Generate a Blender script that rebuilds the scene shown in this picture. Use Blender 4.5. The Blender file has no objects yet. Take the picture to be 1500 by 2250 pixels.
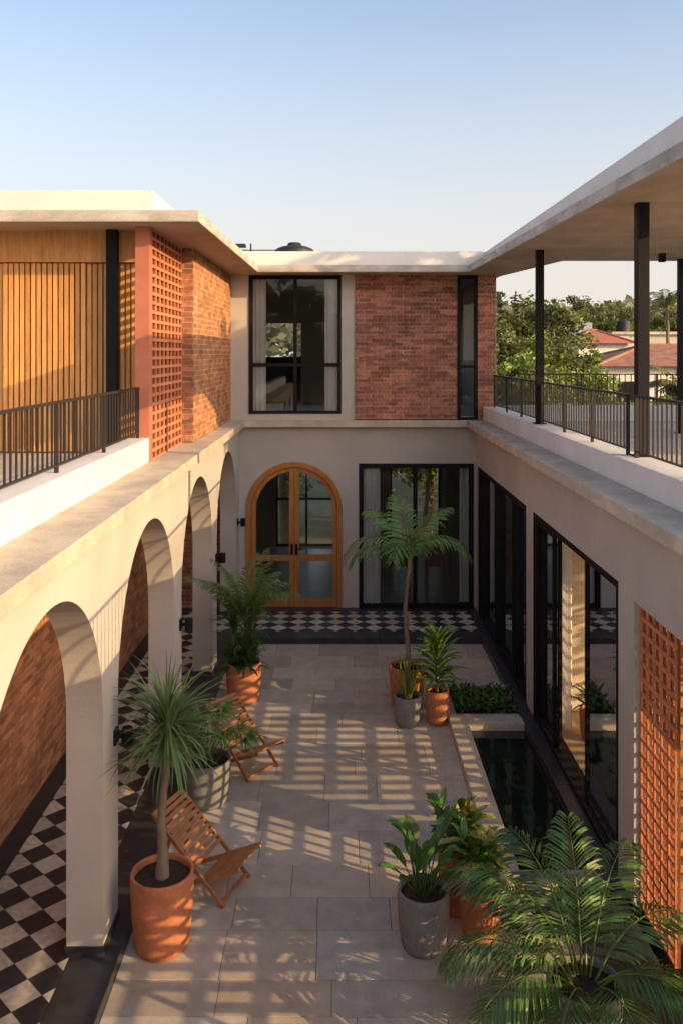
import bpy, math, random
from mathutils import Vector, Matrix
R=random.Random(7)
sc=bpy.context.scene
rad=math.radians

# ---------------------------------------------------------------- helpers
class MB:
    def __init__(s): s.v=[];s.f=[];s.c=[];s.m=[];s.col=(1,1,1);s.mi=0
    def add(s,vs,fs):
        n=len(s.v); s.v.extend([tuple(p) for p in vs])
        for f in fs:
            s.f.append(tuple(i+n for i in f)); s.c.append(s.col); s.m.append(s.mi)
    def box(s,x0,x1,y0,y1,z0,z1):
        x0,x1=min(x0,x1),max(x0,x1);y0,y1=min(y0,y1),max(y0,y1)
        s.add([(x0,y0,z0),(x1,y0,z0),(x1,y1,z0),(x0,y1,z0),(x0,y0,z1),(x1,y0,z1),(x1,y1,z1),(x0,y1,z1)],
        [(0,3,2,1),(4,5,6,7),(0,1,5,4),(1,2,6,5),(2,3,7,6),(3,0,4,7)])
    def beam(s,p,q,w,h,up=(0,0,1)):
        p=Vector(p);q=Vector(q);d=(q-p).normalized();u=Vector(up)
        a=d.cross(u)
        if a.length<1e-3: a=d.cross(Vector((1,0,0)))
        a.normalize();b=a.cross(d).normalized();a=a*w/2;b=b*h/2
        s.add([p-a-b,p+a-b,p+a+b,p-a+b,q-a-b,q+a-b,q+a+b,q-a+b],
        [(0,3,2,1),(4,5,6,7),(0,1,5,4),(1,2,6,5),(2,3,7,6),(3,0,4,7)])
    def tube(s,pts,rs,n=8):
        vs=[];fs=[]
        for i,p in enumerate(pts):
            p=Vector(p)
            d=Vector(pts[min(i+1,len(pts)-1)])-Vector(pts[max(i-1,0)]);d.normalize()
            a=d.cross(Vector((0.13,1,0.07)));a.normalize();b=d.cross(a)
            for k in range(n):
                t=2*math.pi*k/n; vs.append(p+(a*math.cos(t)+b*math.sin(t))*rs[i])
        for i in range(len(pts)-1):
            for k in range(n):
                k2=(k+1)%n; fs.append((i*n+k,i*n+k2,(i+1)*n+k2,(i+1)*n+k))
        fs.append(tuple(range(n)));fs.append(tuple((len(pts)-1)*n+k for k in range(n)))
        s.add(vs,fs)
    def lathe(s,prof,cx,cy,cz,n=32):
        vs=[];fs=[]
        for r,z in prof:
            for k in range(n):
                t=2*math.pi*k/n; vs.append((cx+r*math.cos(t),cy+r*math.sin(t),cz+z))
        for i in range(len(prof)-1):
            for k in range(n):
                k2=(k+1)%n; fs.append((i*n+k,i*n+k2,(i+1)*n+k2,(i+1)*n+k))
        s.add(vs,fs)
    def prism(s,outline,z0,z1):
        n=len(outline)
        vs=[(x,y,z0) for x,y in outline]+[(x,y,z1) for x,y in outline]
        fs=[tuple(reversed(range(n))),tuple(range(n,2*n))]
        for i in range(n):
            j=(i+1)%n; fs.append((i,j,n+j,n+i))
        s.add(vs,fs)
    def obj(s,name,mats,parent=None,smooth=False,bevel=0,seg=2):
        me=bpy.data.meshes.new(name); me.from_pydata(s.v,[],s.f)
        if not isinstance(mats,(list,tuple)): mats=[mats]
        for m in mats: me.materials.append(m)
        me.polygons.foreach_set('material_index',s.m)
        at=me.color_attributes.new('Col','FLOAT_COLOR','CORNER')
        buf=[]
        for i,f in enumerate(s.f):
            c=s.c[i]; buf.extend([c[0],c[1],c[2],1.0]*len(f))
        at.data.foreach_set('color',buf)
        if smooth: me.polygons.foreach_set('use_smooth',[True]*len(s.f))
        me.update()
        o=bpy.data.objects.new(name,me); sc.collection.objects.link(o)
        if parent: o.parent=parent
        if bevel:
            b=o.modifiers.new('b','BEVEL');b.width=bevel;b.segments=seg;b.limit_method='ANGLE';b.angle_limit=rad(50)
        return o
def empty(name,loc=(0,0,0),rz=0,parent=None):
    o=bpy.data.objects.new(name,None);sc.collection.objects.link(o);o.location=loc;o.rotation_euler[2]=rz
    o.empty_display_size=.1
    if parent:o.parent=parent
    return o

def newmat(name):
    m=bpy.data.materials.new(name);m.use_nodes=True;nt=m.node_tree
    return m,nt,nt.nodes['Principled BSDF']
def N(nt,t,**k):
    n=nt.nodes.new(t)
    for a,b in k.items(): setattr(n,a,b)
    return n
def M(name,col,rough=.6,var=.12,scale=2.5,bump=.0,bscale=60,metal=0,attr=False,stretch=(1,1,1),spec=.4,var2=.06,detail=6,trans=0):
    m,nt,p=newmat(name);L=nt.links.new
    tc=N(nt,'ShaderNodeTexCoord');mp=N(nt,'ShaderNodeMapping');mp.inputs['Scale'].default_value=stretch
    L(tc.outputs['Object'],mp.inputs[0])
    n1=N(nt,'ShaderNodeTexNoise');n1.inputs['Scale'].default_value=scale;n1.inputs['Detail'].default_value=detail;n1.inputs['Roughness'].default_value=.6
    L(mp.outputs[0],n1.inputs[0])
    r=N(nt,'ShaderNodeMapRange');r.inputs[1].default_value=.3;r.inputs[2].default_value=.7;r.inputs[3].default_value=1-var;r.inputs[4].default_value=1+var
    L(n1.outputs['Fac'],r.inputs[0])
    n2=N(nt,'ShaderNodeTexNoise');n2.inputs['Scale'].default_value=bscale;n2.inputs['Detail'].default_value=4
    L(mp.outputs[0],n2.inputs[0])
    r2=N(nt,'ShaderNodeMapRange');r2.inputs[1].default_value=.3;r2.inputs[2].default_value=.7;r2.inputs[3].default_value=1-var2;r2.inputs[4].default_value=1+var2
    L(n2.outputs['Fac'],r2.inputs[0])
    mu=N(nt,'ShaderNodeMath',operation='MULTIPLY');L(r.outputs[0],mu.inputs[0]);L(r2.outputs[0],mu.inputs[1])
    vm=N(nt,'ShaderNodeVectorMath',operation='SCALE');L(mu.outputs[0],vm.inputs['Scale'])
    if attr:
        a=N(nt,'ShaderNodeAttribute',attribute_name='Col');L(a.outputs['Color'],vm.inputs[0])
    else: vm.inputs[0].default_value=col
    L(vm.outputs[0],p.inputs['Base Color'])
    p.inputs['Roughness'].default_value=rough;p.inputs['Metallic'].default_value=metal
    p.inputs['Specular IOR Level'].default_value=spec
    if bump:
        b=N(nt,'ShaderNodeBump');b.inputs['Strength'].default_value=bump;b.inputs['Distance'].default_value=.01
        L(n2.outputs['Fac'],b.inputs['Height']);L(b.outputs[0],p.inputs['Normal'])
    if trans:
        t=N(nt,'ShaderNodeBsdfTranslucent');L(vm.outputs[0],t.inputs[0])
        mx=N(nt,'ShaderNodeMixShader');mx.inputs[0].default_value=trans
        L(p.outputs[0],mx.inputs[1]);L(t.outputs[0],mx.inputs[2])
        L(mx.outputs[0],nt.nodes['Material Output'].inputs[0])
    return m
def brick(name,c1,c2,mortar,axis,bw=.23,rh=.072,ms=.007):
    m,nt,p=newmat(name);L=nt.links.new
    tc=N(nt,'ShaderNodeTexCoord');sp=N(nt,'ShaderNodeSeparateXYZ');L(tc.outputs['Object'],sp.inputs[0])
    cb=N(nt,'ShaderNodeCombineXYZ')
    if axis=='x': L(sp.outputs[0],cb.inputs[0])
    elif axis=='y': L(sp.outputs[1],cb.inputs[0])
    L(sp.outputs[2],cb.inputs[1])
    nw=N(nt,'ShaderNodeTexNoise');nw.inputs['Scale'].default_value=9
    L(tc.outputs['Object'],nw.inputs[0])
    sw=N(nt,'ShaderNodeVectorMath',operation='MULTIPLY_ADD');sw.inputs[1].default_value=(.012,.012,0);L(nw.outputs['Color'],sw.inputs[0]);L(cb.outputs[0],sw.inputs[2])
    bt=N(nt,'ShaderNodeTexBrick');bt.inputs['Scale'].default_value=1;bt.inputs['Brick Width'].default_value=bw;bt.inputs['Row Height'].default_value=rh
    bt.inputs['Mortar Size'].default_value=ms;bt.inputs['Mortar Smooth'].default_value=.3;bt.inputs['Bias'].default_value=0
    bt.inputs['Color1'].default_value=(*c1,1);bt.inputs['Color2'].default_value=(*c2,1);bt.inputs['Mortar'].default_value=(*mortar,1)
    L(sw.outputs[0],bt.inputs[0])
    n1=N(nt,'ShaderNodeTexNoise');n1.inputs['Scale'].default_value=1.6;n1.inputs['Detail'].default_value=9;n1.inputs['Roughness'].default_value=.75
    L(tc.outputs['Object'],n1.inputs[0])
    r=N(nt,'ShaderNodeMapRange');r.inputs[1].default_value=.3;r.inputs[2].default_value=.7;r.inputs[3].default_value=.7;r.inputs[4].default_value=1.3
    L(n1.outputs['Fac'],r.inputs[0])
    n3=N(nt,'ShaderNodeTexNoise');n3.inputs['Scale'].default_value=45;n3.inputs['Detail'].default_value=4;L(tc.outputs['Object'],n3.inputs[0])
    r3=N(nt,'ShaderNodeMapRange');r3.inputs[1].default_value=.3;r3.inputs[2].default_value=.7;r3.inputs[3].default_value=.82;r3.inputs[4].default_value=1.18
    L(n3.outputs['Fac'],r3.inputs[0])
    mu=N(nt,'ShaderNodeMath',operation='MULTIPLY');L(r.outputs[0],mu.inputs[0]);L(r3.outputs[0],mu.inputs[1])
    n4=N(nt,'ShaderNodeTexVoronoi');mp4=N(nt,'ShaderNodeMapping');mp4.inputs['Scale'].default_value=(4.3,4.3,13.9);L(tc.outputs['Object'],mp4.inputs[0]);L(mp4.outputs[0],n4.inputs[0]);n4.inputs['Scale'].default_value=1
    s4=N(nt,'ShaderNodeSeparateColor');L(n4.outputs['Color'],s4.inputs[0])
    r4=N(nt,'ShaderNodeMapRange');r4.inputs[3].default_value=.74;r4.inputs[4].default_value=1.32;L(s4.outputs[0],r4.inputs[0])
    mu2=N(nt,'ShaderNodeMath',operation='MULTIPLY');L(mu.outputs[0],mu2.inputs[0]);L(r4.outputs[0],mu2.inputs[1])
    vm=N(nt,'ShaderNodeVectorMath',operation='SCALE');L(bt.outputs['Color'],vm.inputs[0]);L(mu2.outputs[0],vm.inputs['Scale'])
    L(vm.outputs[0],p.inputs['Base Color']);p.inputs['Roughness'].default_value=.85;p.inputs['Specular IOR Level'].default_value=.2
    iv=N(nt,'ShaderNodeMath',operation='SUBTRACT');iv.inputs[0].default_value=1;L(bt.outputs['Fac'],iv.inputs[1])
    hh=N(nt,'ShaderNodeMath',operation='MULTIPLY_ADD');hh.inputs[1].default_value=.35;L(n3.outputs['Fac'],hh.inputs[0]);L(iv.outputs[0],hh.inputs[2])
    b=N(nt,'ShaderNodeBump');b.inputs['Strength'].default_value=.9;b.inputs['Distance'].default_value=.008
    L(hh.outputs[0],b.inputs['Height']);L(b.outputs[0],p.inputs['Normal'])
    return m
def checker(name):
    m,nt,p=newmat(name);L=nt.links.new
    tc=N(nt,'ShaderNodeTexCoord');mp=N(nt,'ShaderNodeMapping');mp.inputs['Rotation'].default_value=(0,0,rad(45));mp.inputs['Location'].default_value=(.03,.05,.5)
    L(tc.outputs['Object'],mp.inputs[0])
    ck=N(nt,'ShaderNodeTexChecker');ck.inputs['Scale'].default_value=1/.225;ck.inputs[1].default_value=(.55,.50,.42,1);ck.inputs[2].default_value=(.028,.033,.042,1)
    L(mp.outputs[0],ck.inputs[0])
    bt=N(nt,'ShaderNodeTexBrick',offset=0.0);bt.inputs['Scale'].default_value=1;bt.inputs['Brick Width'].default_value=.225;bt.inputs['Row Height'].default_value=.225
    bt.inputs['Mortar Size'].default_value=.003;bt.inputs['Color1'].default_value=(.8,.8,.8,1);bt.inputs['Color2'].default_value=(1.15,1.15,1.15,1);bt.inputs['Mortar'].default_value=(.5,.5,.5,1)
    L(mp.outputs[0],bt.inputs[0])
    n1=N(nt,'ShaderNodeTexNoise');n1.inputs['Scale'].default_value=7;n1.inputs['Detail'].default_value=8;n1.inputs['Distortion'].default_value=1.5
    L(tc.outputs['Object'],n1.inputs[0])
    r=N(nt,'ShaderNodeMapRange');r.inputs[1].default_value=.3;r.inputs[2].default_value=.7;r.inputs[3].default_value=.68;r.inputs[4].default_value=1.22
    L(n1.outputs['Fac'],r.inputs[0])
    v1=N(nt,'ShaderNodeVectorMath',operation='MULTIPLY');L(ck.outputs[0],v1.inputs[0]);L(bt.outputs[0],v1.inputs[1])
    v2=N(nt,'ShaderNodeVectorMath',operation='SCALE');L(v1.outputs[0],v2.inputs[0]);L(r.outputs[0],v2.inputs['Scale'])
    L(v2.outputs[0],p.inputs['Base Color']);p.inputs['Roughness'].default_value=.42
    return m
def glass(name,tint,fr=1.5):
    m,nt,p=newmat(name);L=nt.links.new;nt.nodes.remove(p)
    t=N(nt,'ShaderNodeBsdfTransparent');t.inputs[0].default_value=(*tint,1)
    g=N(nt,'ShaderNodeBsdfGlossy');g.inputs['Roughness'].default_value=.01;g.inputs[0].default_value=(.9,.92,.95,1)
    f=N(nt,'ShaderNodeFresnel');f.inputs[0].default_value=fr
    mx=N(nt,'ShaderNodeMixShader');L(f.outputs[0],mx.inputs[0]);L(t.outputs[0],mx.inputs[1]);L(g.outputs[0],mx.inputs[2])
    L(mx.outputs[0],nt.nodes['Material Output'].inputs[0]);return m

m_stucco=M('grey_stucco',(.465,.435,.40),.85,.11,.9,.3,90,var2=.05)
m_white=M('white_paint',(.64,.635,.62),.75,.08,1.5,.1,60,var2=.03)
m_conc=M('concrete',(.41,.385,.345),.8,.3,2.2,.3,45,var2=.16,stretch=(1,1,2.5))
m_soffit=M('concrete_soffit',(.40,.32,.25),.85,.22,1.3,.15,30,var2=.08)
m_ledge=M('stone_ledge',(.48,.42,.34),.8,.22,3,.3,70,var2=.14)
m_cream=M('cream_plaster',(.66,.58,.46),.8,.05)
m_black=M('black_steel',(.012,.012,.013),.6,.1,metal=0,spec=.12)
m_rail=M('dark_steel',(.03,.026,.024),.5,.1,spec=.3)
m_granite=M('black_granite',(.033,.035,.042),.36,.35,6,.1,120,var2=.25)
m_pave=M('limestone',(1,1,1),.62,.17,5,.25,70,attr=True,var2=.1)
m_grout=M('grout',(.20,.17,.14),.9)
m_tc=M('terracotta_red',(.42,.145,.09),.8,.12,4,.2,60)
m_jali=M('terracotta_block',(1,1,1),.8,.15,6,.25,60,attr=True)
m_pot=M('terracotta_pot',(.45,.165,.08),.7,.24,5,.25,40,var2=.08)
m_gpot=M('grey_pot',(.20,.195,.19),.75,.2,7,.4,60)
m_soil=M('soil',(.04,.026,.018),.95,.4,20,.9,70,var2=.3)
m_wood=M('wood',(1,1,1),.5,.25,5,.15,40,attr=True,stretch=(6,6,.5),var2=.12)
m_doorwood=M('door_wood',(.42,.165,.045),.42,.24,4,.1,40,stretch=(6,6,.6),var2=.12)
m_teak=M('teak',(.38,.15,.05),.45,.25,8,.1,60,var2=.14)
m_leaf=M('leaf',(1,1,1),.42,.15,6,attr=True,trans=.3,spec=.5)
m_tleaf=M('tree_leaf',(1,1,1),.6,.1,2,attr=True,trans=.35,spec=.2)
m_bark=M('bark',(.2,.15,.11),.9,.3,12,.8,40,stretch=(1,1,.4))
m_br_l=brick('brick_side',(.45,.20,.085),(.29,.12,.055),(.41,.32,.22),'y')
m_br_f=brick('brick_far',(.38,.155,.095),(.22,.09,.062),(.34,.27,.205),'x')
m_br_lo=brick('brick_arcade',(.46,.19,.085),(.31,.12,.058),(.37,.28,.2),'y')
m_check=checker('checker_tiles')
m_glass=glass('glass',(.82,.84,.82))
m_curt=M('curtain',(.88,.86,.83),.9,.05,trans=.3)
m_int=M('interior_wall',(.36,.30,.235),.8,.05)
m_intf=M('interior_floor',(.22,.21,.2),.25,.1,2)
m_dark=M('dark_interior',(.12,.1,.085),.8,.1)
m_furn=M('furniture_wood',(.24,.11,.05),.5,.2)
m_tank=M('tank_black',(.02,.02,.025),.5,.1)
m_tile=M('roof_tile',(.38,.13,.085),.8,.2,2,.5,8)
m_tile2=M('roof_tile_brown',(.26,.125,.085),.8,.3,2,.5,8)
m_ground=M('ground',(.1,.1,.05),.95,.4,.3,.2,5)
m_water,nt,p=newmat('water')
p.inputs['Base Color'].default_value=(.008,.018,.013,1);p.inputs['Roughness'].default_value=.03
p.inputs['Alpha'].default_value=.72
b=N(nt,'ShaderNodeBump');b.inputs['Strength'].default_value=.08;b.inputs['Distance'].default_value=.02
n=N(nt,'ShaderNodeTexNoise');n.inputs['Scale'].default_value=6;nt.links.new(n.outputs[0],b.inputs['Height']);nt.links.new(b.outputs[0],p.inputs['Normal'])
m_pool=M('pool_stone',(.06,.075,.055),.6,.25,4)

# ---------------------------------------------------------------- sheets
g=MB();g.add([(-600,-600,-.8),(600,-600,-.8),(600,900,-.8),(-600,900,-.8)],[(0,1,2,3)]);g.obj('ground',m_ground)

def pave(mb,x0,x1,y0,y1,rh=.5,lens=(.55,1.1)):
    y=y0
    while y<y1-.01:
        h=R.choice([.42,.48,.56,.36]);ye=min(y+h,y1)
        if y1-ye<.2: ye=y1
        x=x0
        while x<x1-.01:
            l=R.uniform(*lens);xe=min(x+l,x1)
            if x1-xe<.25: xe=x1
            k=R.uniform(.76,1.10);w=R.uniform(-.03,.025)
            mb.col=((.50+w)*k,.435*k,(.36-w)*k)
            mb.box(x+.003,xe-.003,y+.003,ye-.003,-.03,R.uniform(-.0015,.001))
            x=xe
        y=ye
mb=MB();pave(mb,-1.68,1.38,-2.5,13.95)
pave(mb,1.38,2.3,12.12,13.95);pave(mb,1.38,2.3,-2.5,7.48)
paving=mb.obj('courtyard_paving',m_pave,bevel=.002,seg=1)
mb=MB();mb.box(-1.68,1.38,-3,13.95,-.8,-.006);mb.box(1.38,2.45,12.1,13.95,-.8,-.006);mb.box(1.38,2.45,-3,7.5,-.8,-.006)
mb.obj('paving_bed',m_grout)

# ---------------------------------------------------------------- house
house=empty('courtyard_house')
def mpx(pos):
    return lambda s,n,z:(s,pos+n,z)
def mpy(pos):
    return lambda s,n,z:(pos+n,s,z)
def wall(mb,mp,s0,s1,z0,z1,th,ops):
    cur=s0
    def seg(a,b,za,zb,zt=z1):
        P=[mp(a,0,za),mp(b,0,zb),mp(b,0,zt),mp(a,0,zt),mp(a,th,za),mp(b,th,zb),mp(b,th,zt),mp(a,th,zt)]
        mb.add(P,[(0,1,2,3),(5,4,7,6),(4,5,1,0),(3,2,6,7)])
    def jamb(s,za,zb):
        mb.add([mp(s,0,za),mp(s,th,za),mp(s,th,zb),mp(s,0,zb)],[(0,1,2,3)])
    jamb(s0,z0,z1)
    for a,b,zt,k in sorted(ops):
        seg(cur,a,z0,z0);jamb(a,z0,zt);jamb(b,z0,zt)
        if k=='rect': seg(a,b,zt,zt)
        else:
            r=(b-a)/2;c=(a+b)/2;n=40
            for i in range(n):
                t0=math.pi*(1-i/n);t1=math.pi*(1-(i+1)/n)
                seg(c+r*math.cos(t0),c+r*math.cos(t1),zt+r*math.sin(t0),zt+r*math.sin(t1))
        cur=b
    seg(cur,s1,z0,z0);jamb(s1,z0,z1)

mb=MB()
ops=[(a,a+2.4,1.9,'arch') for a in (-1.5,1.35,4.2,7.05,9.9,12.75)]
wall(mb,mpy(-1.8),-3,15.597,.1,3.37,-.28,ops)
mb.obj('arcade_wall',m_stucco,house)
mb=MB()
for y in (3.75,6.6,9.45,12.3,15.15):
    mb.box(-2.092,-1.788,y-.012,min(y+.462,15.59),.1,.17)
mb.obj('column_skirting',m_granite,house,bevel=.004)
mb=MB();mb.box(-3.4,-3.15,-3,15.9,.1,3.3);mb.obj('arcade_brick_wall',m_br_lo,house)
mb=MB();mb.box(-3.15,-2.09,15.57,15.7,.1,3.3);mb.obj('arcade_end_brick_wall',m_br_f,house)
mb=MB();mb.box(-3.4,-2.08,-3,15.6,3.2,3.36);mb.obj('arcade_ceiling',m_white,house)
mb=MB();mb.box(-3.15,-2.05,-3,14.252,-.8,.09)
mb.box(-3.15,2.45,14.252,15.6,-.8,.09);mb.obj('plinth_base',m_grout,house)
mb=MB();mb.add([(-2.95,-3,.1),(-2.05,-3,.1),(-2.05,14.25,.1),(-2.95,14.25,.1)],[(0,1,2,3)])
mb.add([(-2.95,14.25,.1),(2.3,14.25,.1),(2.3,15.36,.1),(-2.95,15.36,.1)],[(0,1,2,3)])
mb.obj('checkered_floor',m_check)
mb=MB()
def granite_run(x0,x1,y0,y1,along,z0=-.1,z1=.102,l=.9):
    a,b=(y0,y1) if along=='y' else (x0,x1)
    s=a
    while s<b-.01:
        e=min(s+l,b)
        if along=='y': mb.box(x0,x1,s+.0015,e-.0015,z0,z1)
        else: mb.box(s+.0015,e-.0015,y0,y1,z0,z1)
        s=e
granite_run(-2.05,-1.68,-3,13.95,'y')
granite_run(-3.15,-2.95,-3,15.36,'y',.05)
granite_run(-2.05,2.3,13.95,14.25,'x')
granite_run(-3.15,2.3,15.36,15.6,'x',.05)
granite_run(2.3,2.62,7.4,15.6,'y',-.1,.104)
granite_run(1.9,2.45,2,7.4,'y',-.1,.02)
mb.obj('granite_border',m_granite,bevel=.004)

mb=MB()
wall(mb,mpx(15.6),-2.08,2.45,.1,3.37,.25,[(-1.675,.057,1.862,'arch'),(.353,2.42,2.7,'rect')])
mb.box(-1.95,-1.626,15.6,15.85,3.37,6.1);mb.box(.04,.287,15.6,15.85,3.37,6.1)
mb.box(-1.626,.04,15.6,15.85,3.37,3.6);mb.box(.287,2.81,15.62,15.85,3.37,3.55)
mb.obj('north_wall',m_stucco,house)
mb=MB();mb.box(.287,2.118,15.57,15.84,3.5,6.1);mb.box(2.488,2.81,15.57,15.84,3.5,6.1)
mb.obj('north_brick_wall',m_br_f,house)
mb=MB();mb.box(2.81,2.82,15.57,21,3.5,6.1);mb.obj('northeast_side_wall',m_stucco,house)
mb=MB();mb.box(-2.25,-1.95,11.6,15.6,3.49,6.1);mb.obj('upper_brick_wall',m_br_l,house)
mb=MB();mb.box(-2.26,-1.952,11.588,11.6,3.49,6.1);mb.obj('upper_brick_return',m_br_f,house)
mb=MB()
mb.box(-2.12,-1.68,-3,15.42,3.37,3.49)
mb.box(-1.68,2.27,15.42,15.62,3.37,3.485)
mb.box(-2.1,-1.68,15.42,15.6,3.37,3.487)
mb.prism([(2.2,-3),(2.75,-3),(2.75,15.62),(2.27,15.62)],3.37,3.49)
mb.obj('stone_ledge',m_ledge,house,bevel=.006)
mb=MB()
mb.box(-2.32,-2.1,-3,9.57,3.49,3.76)
mb.box(2.58,2.88,-3,15.55,3.49,3.73)
mb.box(2.88,7,15.2,15.42,3.49,3.77)
mb.obj('white_curb',m_white,house,bevel=.008)
mb=MB();mb.box(-8,-2.32,-3,10.3,3.38,3.54);mb.box(2.88,7,-3,15.2,3.42,3.5)
mb.obj('terrace_floor',m_ledge,house)
mb=MB();mb.box(2.6,6.98,-3,15.6,3.25,3.41)
mb.obj('east_ceiling_slab',m_white,house)
mb=MB()
wall(mb,mpy(2.45),-3,15.6,.1,3.37,.22,[(3.0,7.2,2.63,'rect'),(7.6,10.95,2.69,'rect'),(11.35,15.3,2.69,'rect')])
mb.obj('east_wall',m_stucco,house)
mb=MB();mb.box(2.67,7,11.1,11.2,.1,3.25);mb.box(6.9,7,11.2,15.6,.1,3.25)
mb.obj('east_partition',m_cream,house)
mb=MB();mb.box(2.67,7.5,-3,15.6,-.8,.095);mb.obj('east_interior_floor',M('wood_floor',(.38,.27,.17),.5,.15,4),house)
# roof
OUT=[(2.47,5.95),(3.75,5.95),(3.9,9.6),(5.3,10.6),(5.3,13.2),(3.4,13.2),(2.95,15.8),(2.95,21),(-8,21)]
mb=MB()
mb.prism([(-8,9.23),(-1.5,9.23),(-1.41,15.0),(2.25,15.0)]+OUT,6.1,6.105)
mb.obj('roof_soffit',m_soffit,house)
mb=MB()
mb.prism([(-8,9.227),(-1.497,9.227),(-1.407,14.997),(2.247,14.997),(2.467,5.947),(3.753,5.947),(3.903,9.597),(5.303,10.597),(5.303,13.203),(3.403,13.203),(2.953,15.8),(2.953,21),(-8,21)],6.105,6.225)
mb.obj('roof_slab',m_conc,house,bevel=.006)
mb=MB()
mb.box(-8,-2.24,10.4,10.55,6.225,6.65);mb.box(-2.39,-2.24,10.55,15.35,6.225,6.65)
mb.box(-2.3,2.6,15.35,15.5,6.225,6.5);mb.prism([(2.6,5.97),(2.75,5.97),(2.75,15.5),(2.6,15.5)],6.225,6.498)
mb.obj('roof_parapet',m_white,house,bevel=.006)
mb=MB()
wall(mb,mpx(20.5),-3.4,6.9,.1,3.3,.2,[(-1.5,.6,2.5,'rect'),(1.2,2.4,2.2,'rect')])
mb.box(-3.4,-3.3,15.7,20.5,.1,3.3);mb.box(2.9,3.0,15.85,20.5,.1,3.3)
wall(mb,mpx(20.45),-3.4,2.8,3.5,6.1,.1,[(-2.2,-.9,5.4,'rect'),(.4,2.2,5.6,'rect')])
mb.box(.15,.25,15.85,18.2,.1,3.3)
mb.obj('north_interior_walls',m_int,house)
mb=MB();mb.box(-3.4,3,15.6,20.7,-.8,.094);mb.obj('north_interior_floor',m_intf,house)
mb=MB();mb.box(-3.4,2.95,15.62,20.7,3.25,3.5);mb.obj('north_floor_slab',m_white,house)
mb=MB()
for x in (-1.5,-.8,-.1,.56): mb.box(x,x+.05,20.55,20.6,.1,2.5)
for z in (.1,1.2,2.45): mb.box(-1.5,.6,20.552,20.598,z,z+.05)
for x in (1.2,1.8,2.35): mb.box(x,x+.05,20.55,20.6,.1,2.2)
mb.box(-2.2,-.9,20.46,20.5,3.5,4.6);mb.box(.4,2.2,20.46,20.5,3.5,4.4)
mb.obj('rear_window_frames',m_black,house)

# west upper timber wall
mb=MB()
x=-7.9
while x<-2.27:
    k=R.uniform(.75,1.15);mb.col=(.62*k,.30*k,.095*k)
    fwd=.03 if -3.9<x<-2.95 or x<-5.6 else 0
    mb.box(x,x+.045,10.0-fwd,10.04-fwd,3.56,5.73)
    x+=.064
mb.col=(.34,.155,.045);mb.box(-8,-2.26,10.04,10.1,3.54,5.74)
mb.col=(.52,.25,.08);mb.box(-8,-2.26,9.94,10.1,5.742,6.1)
mb.obj('timber_slat_wall',m_wood,house)
mb=MB();mb.box(-8,-2.3,10.1,10.2,3.5,6.1);mb.box(-2.9,-2.8,10.2,15.6,3.5,6.1);mb.box(-8,-7.9,10.1,21,3.5,6.1)
mb.obj('west_upper_inner_wall',m_dark,house)
mb=MB();mb.box(-2.257,-2.095,9.57,9.73,3.49,6.1);mb.obj('terracotta_pillar',m_tc,house,bevel=.004)

def jali(name,xf,sx,y0,y1,z0,z1,cw,ch,t,dep,colr=(.54,.195,.09)):
    mb=MB();nr=round((z1-z0)/ch);ch=(z1-z0)/nr;nc=round((y1-y0)/cw);cw=(y1-y0)/nc
    for layer in (0,1):
        a=xf+sx*(0 if layer==0 else .022);b=xf+sx*(.0215 if layer==0 else dep)
        dk=1 if layer==0 else .42;tt=t if layer==0 else t*.82  # inner layer coloured darker: recess shade painted into the same terracotta
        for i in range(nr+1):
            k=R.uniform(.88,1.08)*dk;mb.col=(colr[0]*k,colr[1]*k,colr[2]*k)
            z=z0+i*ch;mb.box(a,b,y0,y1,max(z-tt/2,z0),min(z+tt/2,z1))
        for i in range(nr):
            for j in range(nc+1):
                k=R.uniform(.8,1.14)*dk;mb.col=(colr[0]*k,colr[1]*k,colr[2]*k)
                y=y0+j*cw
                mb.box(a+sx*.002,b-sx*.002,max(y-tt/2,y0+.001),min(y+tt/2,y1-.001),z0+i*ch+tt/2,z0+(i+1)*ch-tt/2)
    return mb.obj(name,m_jali)
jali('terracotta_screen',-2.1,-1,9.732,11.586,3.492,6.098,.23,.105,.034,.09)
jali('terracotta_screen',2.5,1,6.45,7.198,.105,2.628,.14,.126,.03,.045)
# timber louvre screens added in the east wing to stripe the floor sunlight
def louvre(y,x0,x1):
    mb=MB();z=.14
    while z<3.2:
        k=R.uniform(.85,1.1);mb.col=(.4*k,.2*k,.08*k);mb.box(x0,x1,y,y+.016,z,z+.06);z+=.14
    for x in (x0,(x0+x1)/2,x1-.04): mb.box(x,x+.04,y-.04,y-.001,.1,3.25)
    mb.obj('light_stripe_louvre',m_wood)
louvre(4.3,2.7,6.75);louvre(7.35,2.7,9.0)
mb=MB();z=.12  # horizontal bars added to split the floor light into columns
while z<3.2:
    mb.col=(.4,.2,.08);mb.box(3.6,3.63,1.0,5.85,z,z+.042);mb.box(3.6,3.63,7.4,11.08,z,z+.042);z+=.16
mb.obj('light_stripe_louvre',m_wood)

def steelcol(x,y,w,z0):
    mb=MB();mb.box(x-w/2,x+w/2,y-w/2,y+w/2,z0,6.099);mb.box(x-w/2-.03,x+w/2+.03,y-w/2-.03,y+w/2+.03,z0,z0+.012)
    mb.obj('steel_column',m_black,bevel=.004)
steelcol(-2.58,9.86,.12,3.54);steelcol(2.73,11.8,.10,3.731);steelcol(2.83,8.1,.11,3.731)
steelcol(5.1,12.9,.10,3.5)

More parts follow.
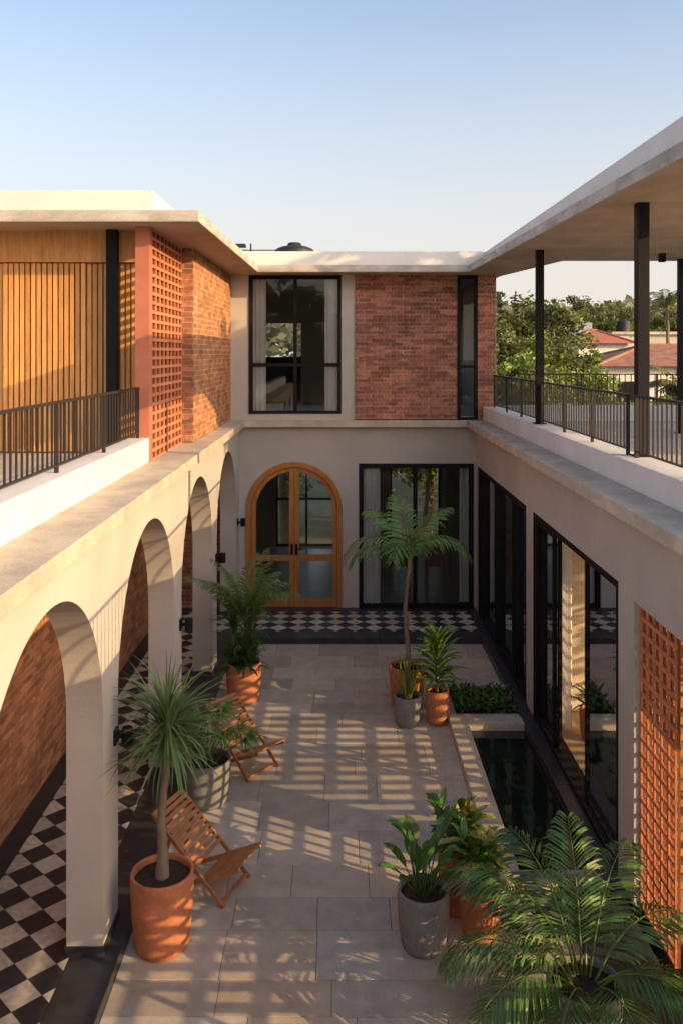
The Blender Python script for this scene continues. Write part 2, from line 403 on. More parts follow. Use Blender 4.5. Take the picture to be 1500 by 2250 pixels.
def railing(p,q,z0,z1,posts=1.3,sp=.105):
    mb=MB();p=Vector((*p,0));q=Vector((*q,0));L=(q-p).length;d=(q-p)/L
    mb.beam(p+Vector((0,0,z1)),q+Vector((0,0,z1)),.04,.022)
    mb.beam(p+Vector((0,0,z0+.06)),q+Vector((0,0,z0+.06)),.022,.014)
    n=int(L/sp)
    for i in range(1,n):
        a=p+d*(i*L/n);mb.beam(a+Vector((0,0,z0+.06)),a+Vector((0,0,z1-.008)),.014,.014)
    n=max(1,round(L/posts))
    for i in range(n+1):
        a=p+d*(i*L/n);mb.beam(a+Vector((0,0,z0)),a+Vector((0,0,z1-.008)),.03,.03)
    return mb.obj('railing',m_rail)
railing((-2.21,-2.8),(-2.21,9.5),3.76,4.31)
railing((2.74,-2.8),(2.74,7.98),3.73,4.3)
railing((2.74,8.22),(2.74,11.7),3.73,4.3)
railing((2.74,11.9),(2.74,15.3),3.73,4.3)
railing((2.95,15.31),(6.95,15.31),3.77,4.32)

# ---------------------------------------------------------------- windows
def frame(mb,mp,a,b,z0,z1,t,dep,vm=(),hm=(),n0=0.):
    def bx(s0,s1,n0_,n1,za,zb):
        p=mp(s0,n0_,za);q=mp(s1,n1,zb);mb.box(p[0],q[0],p[1],q[1],p[2],q[2])
    bx(a,a+t,n0,n0+dep,z0,z1);bx(b-t,b,n0,n0+dep,z0,z1)
    bx(a+t,b-t,n0,n0+dep,z1-t,z1);bx(a+t,b-t,n0,n0+dep,z0,z0+t*.7)
    for s in vm: bx(s-t*.45,s+t*.45,n0+.004,n0+dep-.004,z0+t*.7,z1-t)
    for z in hm: bx(a+t,b-t,n0+.007,n0+dep-.007,z-t*.45,z+t*.45)
def pane(mb,mp,a,b,z0,z1,n):
    mb.add([mp(a,n,z0),mp(b,n,z0),mp(b,n,z1),mp(a,n,z1)],[(0,1,2,3)])
fm=MB();gl=MB()
frame(fm,mpx(15.6),-1.624,.038,3.6,6.098,.07,.1,(-.793,),(4.48,),-.02);pane(gl,mpx(15.6),-1.6,.02,3.62,6.08,.03)
frame(fm,mpx(15.6),2.12,2.486,3.5,6.098,.055,.1,(),(4.45,),-.04);pane(gl,mpx(15.6),2.14,2.47,3.55,6.08,.03)
frame(fm,mpx(15.6),.355,2.418,.105,2.698,.075,.12,(1.37,),(),-.02);pane(gl,mpx(15.6),.37,2.4,.12,2.68,.05)
frame(fm,mpy(2.45),11.352,15.298,.105,2.688,.08,.14,(12.15,12.3,13.5,13.65,14.9),(),.0);pane(gl,mpy(2.45),11.37,15.28,.12,2.67,.07)
frame(fm,mpy(2.45),7.602,10.948,.105,2.688,.07,.16,(),(),.0)
frame(fm,mpy(2.45),9.95,10.87,.13,2.62,.06,.04,(),(),.01);frame(fm,mpy(2.45),9.9,10.8,.13,2.62,.06,.04,(),(),.06)
frame(fm,mpy(2.45),7.68,8.86,.13,2.62,.055,.045,(),(),.06);frame(fm,mpy(2.45),7.68,8.74,.13,2.62,.05,.04,(),(),.11)
pane(gl,mpy(2.45),7.7,8.84,.14,2.6,.08);pane(gl,mpy(2.45),9.95,10.85,.14,2.6,.08)
fm.obj('window_frames',m_black,house,bevel=.003,seg=1);gl.obj('window_glass',m_glass,house)
def curtain(mb,mp,a,b,z0,z1,n,amp=.03,per=.09):
    k=int((b-a)/.012);vs=[];fs=[]
    for i in range(k+1):
        s=a+(b-a)*i/k;o=amp*math.sin(2*math.pi*(s-a)/per+.6*math.sin(s*17));vs+= [mp(s,n+o,z0),mp(s,n+o*.8,z1)]
    for i in range(k): fs.append((2*i,2*i+2,2*i+3,2*i+1))
    mb.add(vs,fs)
mb=MB()
curtain(mb,mpx(15.6),-1.56,-1.32,3.62,6.05,.065,.018);curtain(mb,mpx(15.6),-.26,-.03,3.62,6.05,.065,.018)
curtain(mb,mpx(15.6),.44,.74,.12,2.66,.085,.02)
curtain(mb,mpx(15.6),2.2,2.38,.12,2.66,.3)
curtain(mb,mpy(2.45),10.5,10.9,.12,2.66,.35)
mb.obj('curtains',m_curt,house,smooth=True)
t=empty('dining_table');mb=MB();mb.box(.9,2.3,17.4,18.3,.8,.85)
for a in(.95,2.2):
    for b_ in (17.45,18.2): mb.box(a,a+.06,b_,b_+.06,.094,.8)
mb.obj('table',m_furn,t)
def chair_in(x,y):
    t=empty('dining_chair',(x,y,.094));mb=MB();mb.box(-.2,.2,-.2,.2,.42,.46);mb.box(-.2,.2,-.2,-.17,.46,.9)
    for a in(-.2,.16):
        for b_ in(-.2,.16): mb.box(a,a+.04,b_,b_+.04,0,.42)
    mb.obj('seat_and_back',m_furn,t)
chair_in(1.2,17.1);chair_in(1.9,17.1)

# arched double door
door=empty('arched_double_door');cx=-.809;y0,y1=15.6,15.72
def ring(mb,cx,cz,r0,r1,ya,yb,a0=0,a1=180,n=48):
    vs=[];fs=[]
    for i in range(n+1):
        t=rad(a0+(a1-a0)*i/n);c,s=math.cos(t),math.sin(t)
        vs+=[(cx+r0*c,ya,cz+r0*s),(cx+r1*c,ya,cz+r1*s),(cx+r1*c,yb,cz+r1*s),(cx+r0*c,yb,cz+r0*s)]
    for i in range(n):
        for k in range(4):
            k2=(k+1)%4;fs.append((4*i+k,4*i+k2,4*i+4+k2,4*i+4+k))
    mb.add(vs,fs)
mb=MB();ring(mb,cx,1.862,.775,.868,y0-.03,y1)
for s in(-1,1): mb.box(cx+s*.775,cx+s*.868,y0-.03,y1,.102,1.862)
mb.obj('door_frame',m_doorwood,door,bevel=.005)
mb=MB();ring(mb,cx,1.862,.69,.77,y0+.01,y1-.03)
for s in(-1,1):
    mb.box(cx+s*.69,cx+s*.77,y0+.01,y1-.03,.104,1.862)
    mb.box(cx+s*.004,cx+s*.09,y0+.01,y1-.03,.104,1.862+.69)
    for z,h in((.104,.15),(.94,.1)): mb.box(cx+s*.09,cx+s*.69,y0+.013,y1-.033,z,z+h)
mb.obj('door_leaves',m_doorwood,door,bevel=.006)
mb=MB();n=24;vs=[(cx-.72,y0+.05,.12),(cx+.72,y0+.05,.12)]+[(cx+.72*math.cos(math.pi*i/n),y0+.05,1.862+.72*math.sin(math.pi*i/n)) for i in range(n+1)]
mb.add(vs,[tuple(range(len(vs)))]);mb.obj('door_glass',m_glass,door)
mb=MB();mb.box(cx+.02,cx+.06,y0-.012,y0+.01,1.05,1.25);mb.beam((cx+.04,y0-.03,1.16),(cx+.15,y0-.03,1.16),.018,.018)
mb.box(cx-.06,cx-.02,y0-.012,y0+.01,1.05,1.25);mb.obj('door_handle',m_black,door)

for y in (6.95,9.8,12.65,15.3):
    l=empty('wall_lamp',(-1.8,y,1.62 if y<10 else 1.7));mb=MB();mb.box(0,.02,-.05,.05,-.06,.06);mb.box(.02,.07,-.015,.015,-.015,.015)
    mb.obj('bracket',m_black,l);mb=MB();mb.lathe([(0,-.07),(.04,-.07),(.045,-.06),(.045,.06),(.04,.07),(0,.07)],.1,0,0,20);mb.obj('lamp_body',m_black,l)
l=empty('ceiling_spotlight',(4.55,12.2,6.1));mb=MB();mb.box(-.04,.04,-.04,.04,-.12,0);mb.obj('housing',m_black,l)

# ---------------------------------------------------------------- pool and bed
pool=empty('reflecting_pool')
mb=MB()
mb.box(1.38,1.6,7.48,10.97,-.1,.1);mb.box(1.6,2.3,10.75,10.97,-.1,.098);mb.box(1.6,2.3,7.48,7.7,-.1,.098)
mb.obj('coping',m_ledge,pool,bevel=.008)
mb=MB();mb.box(1.4,2.45,7.5,10.95,-.8,-.6);mb.box(1.4,1.6,7.5,10.95,-.6,-.1);mb.box(2.3,2.45,7.5,10.95,-.6,-.1)
mb.box(1.6,1.82,7.7,10.3,-.6,-.12);mb.box(1.6,2.3,10.3,10.75,-.6,-.15);mb.box(1.6,2.3,10.75,10.95,-.6,-.1);mb.box(1.6,2.3,7.5,7.7,-.6,-.1)
mb.obj('basin',m_pool,pool)
mb=MB();mb.add([(1.601,7.701,0),(2.299,7.701,0),(2.299,10.749,0),(1.601,10.749,0)],[(0,1,2,3)]);mb.obj('water',m_water,pool)
bed=empty('planting_bed')
mb=MB();mb.box(1.42,2.3,10.98,11.12,-.8,.06);mb.box(1.42,2.3,11.98,12.1,-.8,.06);mb.box(1.38,1.5,10.975,12.1,-.8,.062)
mb.obj('bed_curb',m_ledge,bed,bevel=.006)
mb=MB();mb.box(1.5,2.3,11.12,11.98,-.8,.03);mb.obj('soil',m_soil,bed)

# ---------------------------------------------------------------- plants
def leaf(mb,base,az,pitch,droop,L,W,ns=5,col=(.06,.13,.03),prof='strap',fold=0.0):
    p=Vector(base);ph=pitch;vs=[];fs=[];side=Vector((-math.sin(az),math.cos(az),0))
    for i in range(ns+1):
        t=i/ns
        if prof=='strap': w=W*min(1,(.45+t*3))*(1-t**2.2)
        elif prof=='oval': w=W*math.sin(math.pi*min(1,(t*.93+.05)))**.8
        else: w=W*(1-t**3)
        if i==ns:w=.0006
        d=Vector((math.cos(az)*math.cos(ph),math.sin(az)*math.cos(ph),math.sin(ph)))
        nrm=side.cross(d)
        vs+=[p-side*w/2-nrm*fold*w,p.copy(),p+side*w/2-nrm*fold*w]
        p=p+d*(L/ns);ph=pitch-droop*((i+1)/ns)**1.3
    for i in range(ns):
        a=3*i;fs+=[(a,a+1,a+4,a+3),(a+1,a+2,a+5,a+4)]
    k=R.uniform(.7,1.35);y=R.uniform(.9,1.2);c0=mb.col;mb.col=(col[0]*k*y,col[1]*k,col[2]*k*.9);mb.add(vs,fs);mb.col=c0
def frond(mb,base,az,pitch,droop,L,nl=26,ll=.28,lw=.022,col=(.06,.14,.03),vee=.5,stemw=.008,start=3):
    p=Vector(base);ph=pitch;pts=[];ds=[];n=nl
    side=Vector((-math.sin(az),math.cos(az),0))
    for i in range(n+1):
        d=Vector((math.cos(az)*math.cos(ph),math.sin(az)*math.cos(ph),math.sin(ph)))
        pts.append(p.copy());ds.append(d);p=p+d*L/n;ph=pitch-droop*((i+1)/n)**1.4
    c0=mb.col;mb.col=(col[0]*1.8,col[1]*1.2,col[2]);q=pts[::3]+[pts[-1]];mb.tube(q,[stemw*(1-.8*i/len(q)) for i in range(len(q))],5)
    kk=R.uniform(.75,1.25)
    for i in range(start,n+1):
        t=i/n;u=ds[i];nrm=side.cross(u);l=ll*(math.sin(math.pi*(.12+.80*t))**.7)*R.uniform(.88,1.08)
        for s in(-1,1):
            fw=.55+.9*t*t
            d=(side*s+u*fw+nrm*(vee*.45)+Vector((R.uniform(-.08,.08),R.uniform(-.08,.08),R.uniform(-.1,.1)))).normalized()
            b=pts[i]+u*R.uniform(-.01,.01);w=lw*.5
            drop=Vector((0,0,-1))
            m1=b+d*l*.4;m2=b+d*l*.75+drop*l*.10;tp=b+d*l+drop*l*.28*R.uniform(.6,1.5)
            ww=u*w
            k=kk*R.uniform(.8,1.2);mb.col=(col[0]*k*R.uniform(.9,1.3),col[1]*k,col[2]*k)
            mb.add([b,m1-ww,m1+ww,m2-ww*.7,m2+ww*.7,tp],[(0,1,2),(1,3,4,2),(3,5,4)])
    mb.col=c0
def pot(parent,r,h,m):
    mb=MB();mb.lathe([(0,0),(r*.74,0),(r*.8,.012),(r*.86,.05),(r*.95,h*.4),(r,h*.8),(r,h-.015),(r*.985,h),(r*.91,h),(r*.895,h-.015),(r*.87,h-.08)],0,0,0,48)
    mb.obj('pot',m,parent,smooth=True)
    mb=MB();n=24;vs=[(0,0,h-.045)];
    for ring_ in (.45,.89):
        for k in range(n):
            t=2*math.pi*k/n;vs.append((r*ring_*math.cos(t),r*ring_*math.sin(t),h-.05+R.uniform(-.008,.012)))
    fs=[(0,1+k,1+(k+1)%n) for k in range(n)]+[(1+k,1+n+k,1+n+(k+1)%n,1+(k+1)%n) for k in range(n)]
    mb.add(vs,fs);mb.obj('soil',m_soil,parent)
def rnd(a,b): return R.uniform(a,b)
# 1
e=empty('potted_dracaena',(-1.40,6.85,0));pot(e,.247,.6,m_pot)
mb=MB();pts=[(0,0,.53),(.005,0,.75),(-.01,.01,1.0),(.015,.02,1.3),(.03,.03,1.55),(.035,.03,1.72)]
mb.tube(pts,[.06,.042,.034,.03,.028,.03],12);mb.obj('trunk',m_bark,e,smooth=True)
mb=MB()
for i in range(260):
    leaf(mb,(.035,.03,1.64+rnd(-.09,.16)),rnd(0,6.283),rnd(-.7,1.5),rnd(.2,1.7),rnd(.38,.70),rnd(.015,.026),7,(.12,.21,.08),fold=.15)
mb.obj('leaves',m_leaf,e)
# 2
e=empty('potted_lady_palm',(-1.385,9.05,0));pot(e,.255,.46,m_gpot)
mb=MB();lf=MB();mb.col=(.07,.12,.03)
for i in range(30):
    a=rnd(0,6.28);r=rnd(0,.14);b=(r*math.cos(a),r*math.sin(a),.4);a2=a+rnd(-.5,.5);pt=rnd(.6,1.4);L=rnd(.25,.6)
    tip=Vector(b)+Vector((math.cos(a2)*math.cos(pt),math.sin(a2)*math.cos(pt),math.sin(pt)))*L
    mb.tube([b,(Vector(b)+tip)/2,tip],[.006,.005,.004],5)
    for j in range(9): leaf(lf,tip,a2+(j-4)*.33+rnd(-.1,.1),rnd(.1,.6),rnd(.9,1.9),rnd(.2,.34),rnd(.026,.04),5,(.10,.21,.04),fold=.2)
mb.obj('stems',m_leaf,e);lf.obj('leaves',m_leaf,e)
# 3
e=empty('potted_cordyline',(-1.29,11.7,0));pot(e,.24,.53,m_pot)
mb=MB();lf=MB()
for i in range(5):
    a=i*1.3;b=Vector((.06*math.cos(a),.06*math.sin(a),.46));h=(.85,.55,.7,.3,.4)[i];tp=b+Vector((.1*math.cos(a),.1*math.sin(a),h))
    mb.tube([b,(b+tp)/2,tp],[.016,.013,.012],6)
    for j in range(46): leaf(lf,tp-Vector((0,0,rnd(0,.26))),rnd(0,6.28),rnd(.1,1.45),rnd(.6,1.7),rnd(.28,.48),rnd(.024,.04),5,(.09,.18,.045) if h>.45 else (.055,.13,.03),fold=.2)
for j in range(20): frond(lf,(0,0,1.08),rnd(0,6.28),rnd(.9,1.57),rnd(.5,1.6),rnd(.7,1.02),22,.23,.022,(.10,.20,.05))
for j in range(80): leaf(lf,(rnd(-.1,.1),rnd(-.1,.1),.48),rnd(0,6.28),rnd(.1,1.2),rnd(.6,1.5),rnd(.28,.42),rnd(.045,.065),5,(.05,.11,.03),'oval',.2)
mb.obj('stems',m_bark,e);lf.obj('leaves',m_leaf,e)
# 4
e=empty('potted_palm_tree',(.90,11.55,0));pot(e,.235,.53,m_pot)
mb=MB();pts=[(0,0,.46),(.02,0,.7),(-.005,0,1.0),(-.02,0,1.3),(.01,0,1.6),(.04,0,1.85),(.04,0,2.0)]
mb.tube(pts,[.05,.035,.03,.027,.026,.028,.018],12);mb.obj('trunk',m_bark,e,smooth=True)
mb=MB()
for i,(a,pt,dr,L) in enumerate([(3.3,1.0,2.4,1.15),(2.9,.7,2.1,1.0),(.1,.85,2.2,1.05),(-.3,1.1,2.3,1.0),(1.9,1.45,1.0,.95),(4.3,1.1,2.2,.85),(1.0,.9,1.8,.9),(2.4,1.25,1.4,1.0),(.5,1.35,1.3,.95)]):
    frond(mb,(.04,0,1.93),a,pt,dr,L,28,.33,.026,(.10,.22,.055))
mb.obj('fronds',m_leaf,e)
# 4b
e=empty('potted_snake_plant',(.86,10.93,0));pot(e,.17,.38,m_gpot)
mb=MB()
for i in range(26):
    a=rnd(0,6.28);r=rnd(0,.08);leaf(mb,(r*math.cos(a),r*math.sin(a),.33),a,rnd(1.1,1.5),rnd(-.1,.25),rnd(.35,.62),rnd(.04,.055),6,(.15,.22,.06),'strap',.15)
mb.obj('leaves',m_leaf,e)
# 4c
e=empty('potted_corn_plant',(1.24,10.98,0));pot(e,.145,.43,m_pot)
mb=MB();mb.tube([(0,0,.38),(0,0,.62),(0,0,.88)],[.016,.014,.012],8);mb.obj('stem',m_bark,e)
mb=MB()
for i in range(50): leaf(mb,(0,0,.5+i*.0095),i*2.4,rnd(.1,.5)+i*.02,rnd(.7,1.5),rnd(.34,.5),rnd(.055,.08),7,(.10,.22,.04),'oval',.2)
mb.obj('leaves',m_leaf,e)
# 5a
e=empty('potted_bird_of_paradise',(.665,6.85,0));pot(e,.205,.46,m_gpot)
mb=MB();lf=MB();mb.col=(.06,.13,.035)
for i in range(20):
    a=i*2.4;pt=rnd(.8,1.5);L=rnd(.12,.42);b=Vector((.04*math.cos(a),.04*math.sin(a),.4));tp=b+Vector((math.cos(a)*math.cos(pt),math.sin(a)*math.cos(pt),math.sin(pt)))*L
    mb.tube([b,(b+tp)/2,tp],[.007,.006,.004],5);leaf(lf,tp,a,pt-.2,rnd(.5,1.2),rnd(.2,.32),rnd(.08,.12),8,(.065,.17,.04),'oval',.22)
mb.obj('stems',m_leaf,e);lf.obj('leaves',m_leaf,e)
# 5b
for (x,y,r,h) in((1.13,6.98,.165,.5),(.98,7.3,.15,.5)):
    e=empty('potted_croton',(x,y,0));pot(e,r,h,m_pot);mb=MB()
    for s in range(6):
        a=s*1.05;tp=Vector((.12*math.cos(a),.12*math.sin(a),h+rnd(.2,.36)))
        mb.col=(.1,.07,.04);mb.tube([(0,0,h-.06),tp],[.008,.006],5)
        for i in range(16):
            yel=R.random()<.4
            leaf(mb,tp-Vector((0,0,rnd(0,.2))),rnd(0,6.28),rnd(-.1,1.2),rnd(.3,1.0),rnd(.15,.24),rnd(.05,.075),5,(.30,.30,.07) if yel else (.08,.19,.04),'oval',.15)
    mb.obj('leaves',m_leaf,e)
# 5c
e=empty('areca_palm',(1.70,6.0,0))
pot(e,.26,.35,m_gpot);mb=MB()
for i,(a,pt,dr,L) in enumerate([(3.3,1.1,2.0,1.16),(2.7,1.15,1.7,1.14),(2.1,1.25,1.3,1.08),(1.5,1.35,.9,1.02),(.9,1.2,1.3,1.05),(.3,1.1,1.8,.95),(3.7,.8,1.9,1.0),(4.3,.8,2.0,.9),(5.0,.85,1.9,.85),(5.7,.9,1.8,.85),(2.9,.6,1.6,1.02),(2.3,.85,1.4,1.0),(1.2,.9,1.6,.98),(3.5,.45,1.5,.9),(4.6,.4,1.5,.75),(.0,.6,1.6,.75),(3.0,1.35,1.4,1.1),(1.8,1.0,1.8,1.0)]):
    frond(mb,(.09*math.cos(a),.09*math.sin(a),.32),a+rnd(-.12,.12),pt,dr,L,42,.32,.021,(.07,.18,.045),stemw=.010,start=8)
mb.obj('fronds',m_leaf,e)
# groundcover
mb=MB()
for i in range(520):
    leaf(mb,(rnd(1.53,2.26),rnd(11.16,11.95),.03+rnd(0,.06)),rnd(0,6.28),rnd(.1,1.2),rnd(.3,1.4),rnd(.07,.18),rnd(.02,.05),4,(.065,.15,.035),'oval',.15)
mb.obj('groundcover',m_leaf,bed)
e=empty('potted_house_plant',(3.0,10.3,.095));pot(e,.14,.38,m_pot);mb=MB()
for i in range(30): leaf(mb,(0,0,.33+i*.006),i*2.4,rnd(.3,1.3),rnd(.5,1.2),rnd(.2,.35),rnd(.03,.06),5,(.1,.2,.03),'oval',.2)
mb.obj('leaves',m_leaf,e)

# ---------------------------------------------------------------- deck chairs
def deck_chair(loc,rz,sc_=.88):
    e=empty('deck_chair',loc,rz);e.scale=(sc_,sc_,sc_);w=.26
    mb=MB()
    A0=(-.50,.74);A1=(.30,.0);B0=(.44,.38);B1=(-.36,.0)
    for s in(-1,1):
        mb.beam((A0[0],s*w,A0[1]),(A1[0],s*w,A1[1]+.01),.022,.042)
        mb.beam((B0[0],s*(w-.03),B0[1]),(B1[0],s*(w-.03),B1[1]+.01),.022,.042)
        mb.beam((-.33,s*(w-.055),.58),(-.44,s*(w-.055),.12),.018,.03)
    mb.beam((A1[0]-.04,-w,.04),(A1[0]-.04,w,.04),.03,.022);mb.beam((B1[0]+.04,-w,.035),(B1[0]+.04,w,.035),.03,.022)
    mb.beam((A0[0],-w-.01,A0[1]),(A0[0],w+.01,A0[1]),.045,.022,(1,0,.9))
    mb.obj('frame',m_teak,e,bevel=.003,seg=1)
    mb=MB()
    dA=Vector((A1[0]-A0[0],0,A1[1]-A0[1])).normalized()
    for i in range(10):
        q=Vector((A0[0]+.02,0,A0[1]+.02))+dA*(.06+i*.062)
        mb.beam(q+Vector((0,-w+.012,0)),q+Vector((0,w-.012,0)),.042,.012,(.66,0,.72))
    dB=Vector((B1[0]-B0[0],0,B1[1]-B0[1])).normalized()
    for i in range(8):
        q=Vector((B0[0],0,B0[1]+.026))+dB*(.01+i*.06);mb.beam(q+Vector((0,-w+.01,0)),q+Vector((0,w-.01,0)),.042,.012,(-.45,0,.88))
    mb.obj('slats',m_teak,e,bevel=.002,seg=1)
deck_chair((-1.13,7.62,0),rad(-22))
deck_chair((-1.04,9.8,0),rad(-40))

# ---------------------------------------------------------------- rooftop items
e=empty('water_tank',(-.98,19,6.185));mb=MB()
mb.lathe([(0,0.04),(.43,0.04),(.43,.2),(.45,.22),(.43,.24),(.43,.42),(.45,.44),(.43,.46),(.43,.74),(.40,.79),(.28,.84),(.15,.87),(.15,.91),(.12,.93),(0,.93)],0,0,0,32)
mb.obj('tank',m_tank,e,smooth=True)
e=empty('rooftop_pipe_frame',(-2.05,18,6.225));mb=MB()
for x in(-.25,.2): mb.box(x,x+.03,0,.03,0,.75)
mb.box(-.3,.8,0,.03,.60,.62);mb.box(-.28,.1,-.05,.2,.68,.74);mb.obj('frame',m_tank,e)

# ---------------------------------------------------------------- trees
def tree_mesh(name,h,r,seed,nclump=60,lpc=70,ls=.2,tint=(.075,.11,.03)):
    rr=random.Random(seed);mb=MB();mb.mi=0
    mb.tube([(0,0,0),(.1,.05,h*.3),(-.05,.1,h*.55)],[h*.035,h*.028,h*.018],8)
    cl=[]
    for i in range(nclump):
        while True:
            x,y,z=[rr.uniform(-1,1) for _ in range(3)]
            q=x*x+y*y+z*z
            if q<1 and q>.15:break
        s=1+.25*math.sin(3*math.atan2(y,x)+seed)
        cl.append((x*r*s,y*r*s,h*.64+z*h*.36,rr.uniform(.16,.30)*r))
    for c in cl[:14]: mb.tube([(0,0,h*.35),(c[0]*.5,c[1]*.5,(h*.4+c[2])/2),(c[0],c[1],c[2])],[h*.014,h*.008,h*.003],5)
    mb.mi=1
    for (x,y,z,cr) in cl:
        kb=rr.uniform(.65,1.35)
        for j in range(lpc):
            d=Vector((rr.gauss(0,1),rr.gauss(0,1),rr.gauss(0,1))).normalized()*cr*(rr.random()**.4);d.z*=.75
            p=Vector((x,y,z))+d
            a=Vector((rr.gauss(0,1),rr.gauss(0,1),rr.gauss(0,.6))).normalized();b_=a.cross(Vector((rr.gauss(0,1),rr.gauss(0,1),rr.gauss(0,1)))).normalized()
            a*=ls*rr.uniform(.5,1);b_*=ls*rr.uniform(.25,.5)
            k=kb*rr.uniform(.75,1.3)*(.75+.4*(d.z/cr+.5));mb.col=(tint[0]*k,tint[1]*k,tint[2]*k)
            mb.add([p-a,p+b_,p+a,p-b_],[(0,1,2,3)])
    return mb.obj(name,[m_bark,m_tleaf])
T1=tree_mesh('added_shade_tree',8.2,2.6,3,100,130,.16,(.14,.17,.06));T1.location=(7.4,36,-.8)
T2=tree_mesh('added_shade_tree',6.0,2.2,8,75,110,.14,(.19,.25,.065));T2.location=(7.6,31,-.8)
def inst(src,name,loc,s,rz,sz=None):
    o=bpy.data.objects.new(name,src.data);sc.collection.objects.link(o);o.location=loc;o.scale=(s,s,sz or s);o.rotation_euler[2]=rz
inst(T1,'added_shade_tree',(10,48,-.8),.95,2)
for (x,y,s,r_) in ((23.5,82,1.35,1),(27.5,86,1.2,4),(19.5,90,1.1,3),(33,88,1.25,5),(30,74,1.1,2),(25,95,1.3,6),(38,92,1.4,0),(15.5,84,1.15,2.4),(12,75,1.05,3.3),(20.8,70,1.2,.7),(22.9,73,1.15,3.7)):
    inst(T1,'added_shade_tree',(x,y,-.8),s,r_)
inst(T2,'added_shade_tree',(6.0,28,-.8),.85,1.1);inst(T2,'added_shade_tree',(12.3,50,-.8),.95,2.2)
inst(T2,'added_shade_tree',(24,50,-.8),1.1,.5);inst(T1,'added_shade_tree',(5.6,33,-.8),.82,4.6)
inst(T1,'added_shade_tree',(4.5,40,-.8),.85,2.6)
for (x,y,s,r_) in ((12,11.0,1.35,.4),(15,9.9,1.5,1.7),(13.5,12.9,1.4,3.1),(18,8.6,1.6,5.1),(20.5,7.4,1.6,2.2)):  # out-of-view trees added to keep low sun off the north wall
    inst(T1,'added_shade_tree',(x,y,-.8),s,r_)
inst(T2,'added_shade_tree',(10.8,11.6,-.8),1.0,.4)  # one more unseen tree added for the north wall shade
for i,(x,y,s) in enumerate([(-14,-26,1.2),(-8,-24,1.05),(-2,-27,1.2),(-5,-30,1.4),(3,-26,1.1),(-20,-24,1.1)]): inst(T1,'added_shade_tree',(x,y,-.8),s,i)
S=tree_mesh('shrub',4.6,1.6,21,55,100,.10,(.18,.27,.06));S.location=(6.2,23.5,-.8)
for i,(x,y,s) in enumerate([(8.3,25,1.0),(10.5,27,.95),(12.8,31,1.0),(15.5,33,.9),(18,35,1.0),(13,24,.8),(9.5,22,.75),(-1.5,25,1.1),(0.8,24,1.0),(2.5,25,1.1),(-3.5,26,1.1),(20,42,.95)]): inst(S,'shrub',(x,y,-.8),s,i*1.3)
mb=MB();rr=random.Random(5)
for i in range(190):
    cx_=rr.uniform(-20,120);cy_=rr.uniform(110,150);top=rr.uniform(8,12.5)
    for j in range(85):
        p=Vector((cx_+rr.gauss(0,2.6),cy_+rr.gauss(0,2),max(-.8,top-abs(rr.gauss(0,3)))))
        a=Vector((rr.gauss(0,1),rr.gauss(0,.4),rr.gauss(0,1))).normalized()*rr.uniform(.35,.9);b_=a.cross(Vector((rr.gauss(0,.3),1,rr.gauss(0,.3)))).normalized()*rr.uniform(.3,.6)
        k=rr.uniform(.6,1.3);mb.col=(.20*k,.22*k,.14*k);mb.add([p-a,p+b_,p+a,p-b_],[(0,1,2,3)])
mb.obj('distant_tree_line',m_tleaf)
def coconut(x,y,h,ln=2.3):
    e=empty('coconut_palm',(x,y,-.8));mb=MB();mb.tube([(0,0,0),(.3,0,h*.5),(.2,0,h)],[.22,.16,.12],8);mb.obj('trunk',m_bark,e)
    mb=MB()
    for i in range(20): frond(mb,(.2,0,h),i*2.4,rnd(-.1,1.3),rnd(1.0,1.9),ln*rnd(.9,1.1),22,.3*ln,.04*ln,(.13,.17,.06),stemw=.03)
    mb.obj('fronds',m_tleaf,e)
coconut(22.9,61,8.6);coconut(12.4,31.5,3.9,1.7)

def house_bg(x0,x1,y0,y1,ze,zr,mt):
    e=empty('neighbour_house');mb=MB();mb.box(x0,x1,y0,y1,-.8,ze);mb.obj('walls',m_white,e)
    o=.5;mb=MB();cx_=(x0+x1)/2;cy_=(y0+y1)/2;rx=max((x1-x0)/2-(y1-y0)/2,.3)
    a=[(x0-o,y0-o,ze),(x1+o,y0-o,ze),(x1+o,y1+o,ze),(x0-o,y1+o,ze),(cx_-rx,cy_,zr),(cx_+rx,cy_,zr)]
    mb.add(a,[(0,1,5,4),(1,2,5),(2,3,4,5),(3,0,4),(0,3,2,1)]);mb.obj('roof',mt,e)
    mb=MB();n=max(2,int((x1-x0)/2.2))
    for i in range(n):
        x=x0+(i+.5)*(x1-x0)/n;mb.box(x-.45,x+.45,y0-.05,y0+.02,ze-2,ze-.8)
    mb.obj('windows',m_black,e)
    mb=MB();mb.tube([a[4],a[5]],[.12,.12],6)
    for i,j in((0,4),(3,4),(1,5),(2,5)): mb.tube([a[i],a[j]],[.1,.1],6)
    mb.obj('ridge',mt,e)
    return e
e=house_bg(16.6,20.0,60,65,5.35,6.3,m_tile)
mb=MB();mb.box(17.2,18.4,63,65,5.3,6.9);mb.box(19.2,20.6,61.5,64,5.3,5.9);mb.obj('roof_room',m_white,e)
house_bg(13.6,24,45,52,4.0,5.1,m_tile2)
e=empty('flat_roof_house');mb=MB();mb.box(21,27,66,72,-.8,6.1);mb.obj('walls',m_stucco,e);mb=MB();mb.box(20.7,27.3,65.7,72.3,6.1,6.3);mb.obj('roof',m_conc,e)
mb=MB();mb.lathe([(0,0),(.5,0),(.5,.8),(.2,1.0),(0,1.0)],22,67,6.3,16);mb.obj('roof_tank',m_tank,e)

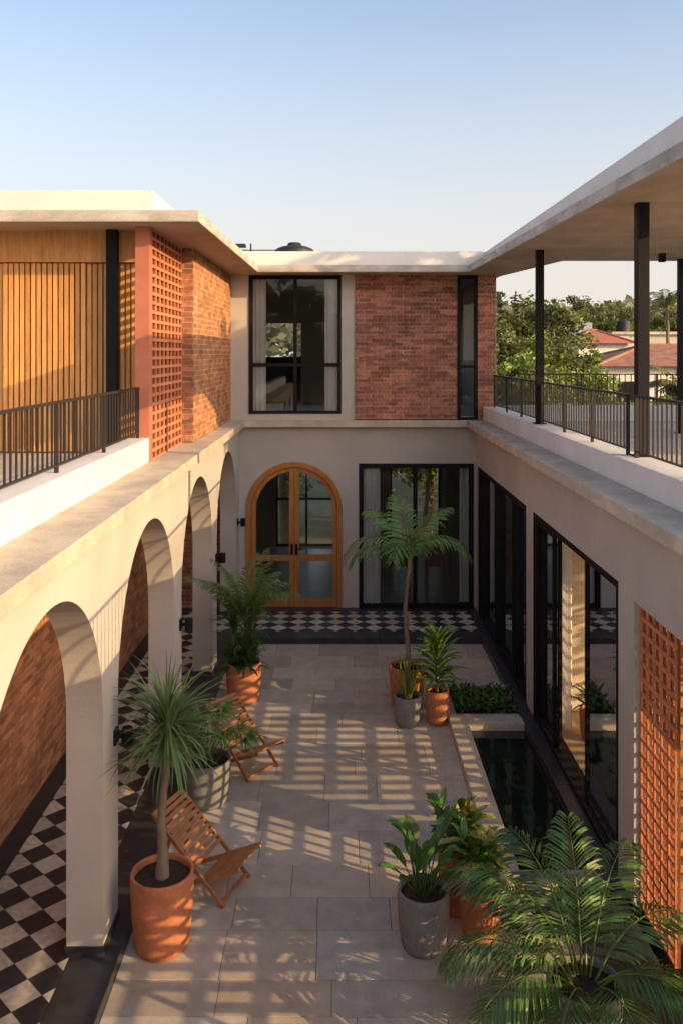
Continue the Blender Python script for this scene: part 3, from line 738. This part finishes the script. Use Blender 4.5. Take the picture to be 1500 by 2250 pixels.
# ---------------------------------------------------------------- light
sun_dir=Vector((1,-.5,.34)).normalized()
elev=math.asin(sun_dir.z);az=math.atan2(sun_dir.x,sun_dir.y)
w=bpy.data.worlds.new('World');sc.world=w;w.use_nodes=True;nt=w.node_tree;L=nt.links.new
bg=nt.nodes['Background'];sky=nt.nodes.new('ShaderNodeTexSky');sky.sky_type='NISHITA';sky.sun_disc=False
sky.sun_elevation=elev;sky.sun_rotation=az;sky.air_density=1.0;sky.dust_density=1.4;sky.ozone_density=1.5
tc=N(nt,'ShaderNodeTexCoord');sp=N(nt,'ShaderNodeSeparateXYZ');L(tc.outputs['Generated'],sp.inputs[0])
cr=N(nt,'ShaderNodeValToRGB');els=cr.color_ramp.elements
els[0].position=0;els[0].color=(.94,.94,.94,1);els[1].position=.8;els[1].color=(.05,.05,.05,1)
for p_,v_ in((.10,.84),(.20,.58),(.36,.20)):
    q=els.new(p_);q.color=(v_,v_,v_,1)
L(sp.outputs[2],cr.inputs[0])
mx=N(nt,'ShaderNodeMix',data_type='RGBA');L(cr.outputs[0],mx.inputs[0]);L(sky.outputs[0],mx.inputs[6])
S_=.28
mx.inputs[7].default_value=(.87/S_,.79/S_,.73/S_,1)
dt=N(nt,'ShaderNodeVectorMath',operation='DOT_PRODUCT');L(tc.outputs['Generated'],dt.inputs[0]);dt.inputs[1].default_value=sun_dir
mxx=N(nt,'ShaderNodeMath',operation='MAXIMUM');L(dt.outputs['Value'],mxx.inputs[0]);mxx.inputs[1].default_value=0
pw=N(nt,'ShaderNodeMath',operation='POWER');L(mxx.outputs[0],pw.inputs[0]);pw.inputs[1].default_value=1.6
gs=N(nt,'ShaderNodeVectorMath',operation='SCALE');gs.inputs[0].default_value=(1.9,1.3,.8);L(pw.outputs[0],gs.inputs['Scale'])
ga=N(nt,'ShaderNodeVectorMath',operation='ADD');ga.inputs[1].default_value=(1,1,1);L(gs.outputs[0],ga.inputs[0])
gm=N(nt,'ShaderNodeVectorMath',operation='MULTIPLY');L(ga.outputs[0],gm.inputs[0]);L(mx.outputs[2],gm.inputs[1])
L(gm.outputs[0],bg.inputs[0]);bg.inputs[1].default_value=S_
ld=bpy.data.lights.new('sun','SUN');ld.energy=6.0;ld.angle=rad(.28);ld.color=(1,.66,.31)
lo=bpy.data.objects.new('sun',ld);sc.collection.objects.link(lo);lo.rotation_euler=(-sun_dir).to_track_quat('-Z','Y').to_euler();lo.location=(20,-20,15)
# ---------------------------------------------------------------- camera
cd=bpy.data.cameras.new('camera');co=bpy.data.objects.new('camera',cd);sc.collection.objects.link(co)
co.location=(0,0,4.7);co.rotation_euler=(rad(90),0,0)
cd.sensor_width=36;cd.sensor_fit='AUTO';cd.lens=30.4;cd.shift_x=5/2250;cd.shift_y=-350/2250;cd.clip_end=2000;cd.clip_start=.05
sc.camera=co
sc.view_settings.view_transform='Standard';sc.view_settings.look='None';sc.view_settings.exposure=0
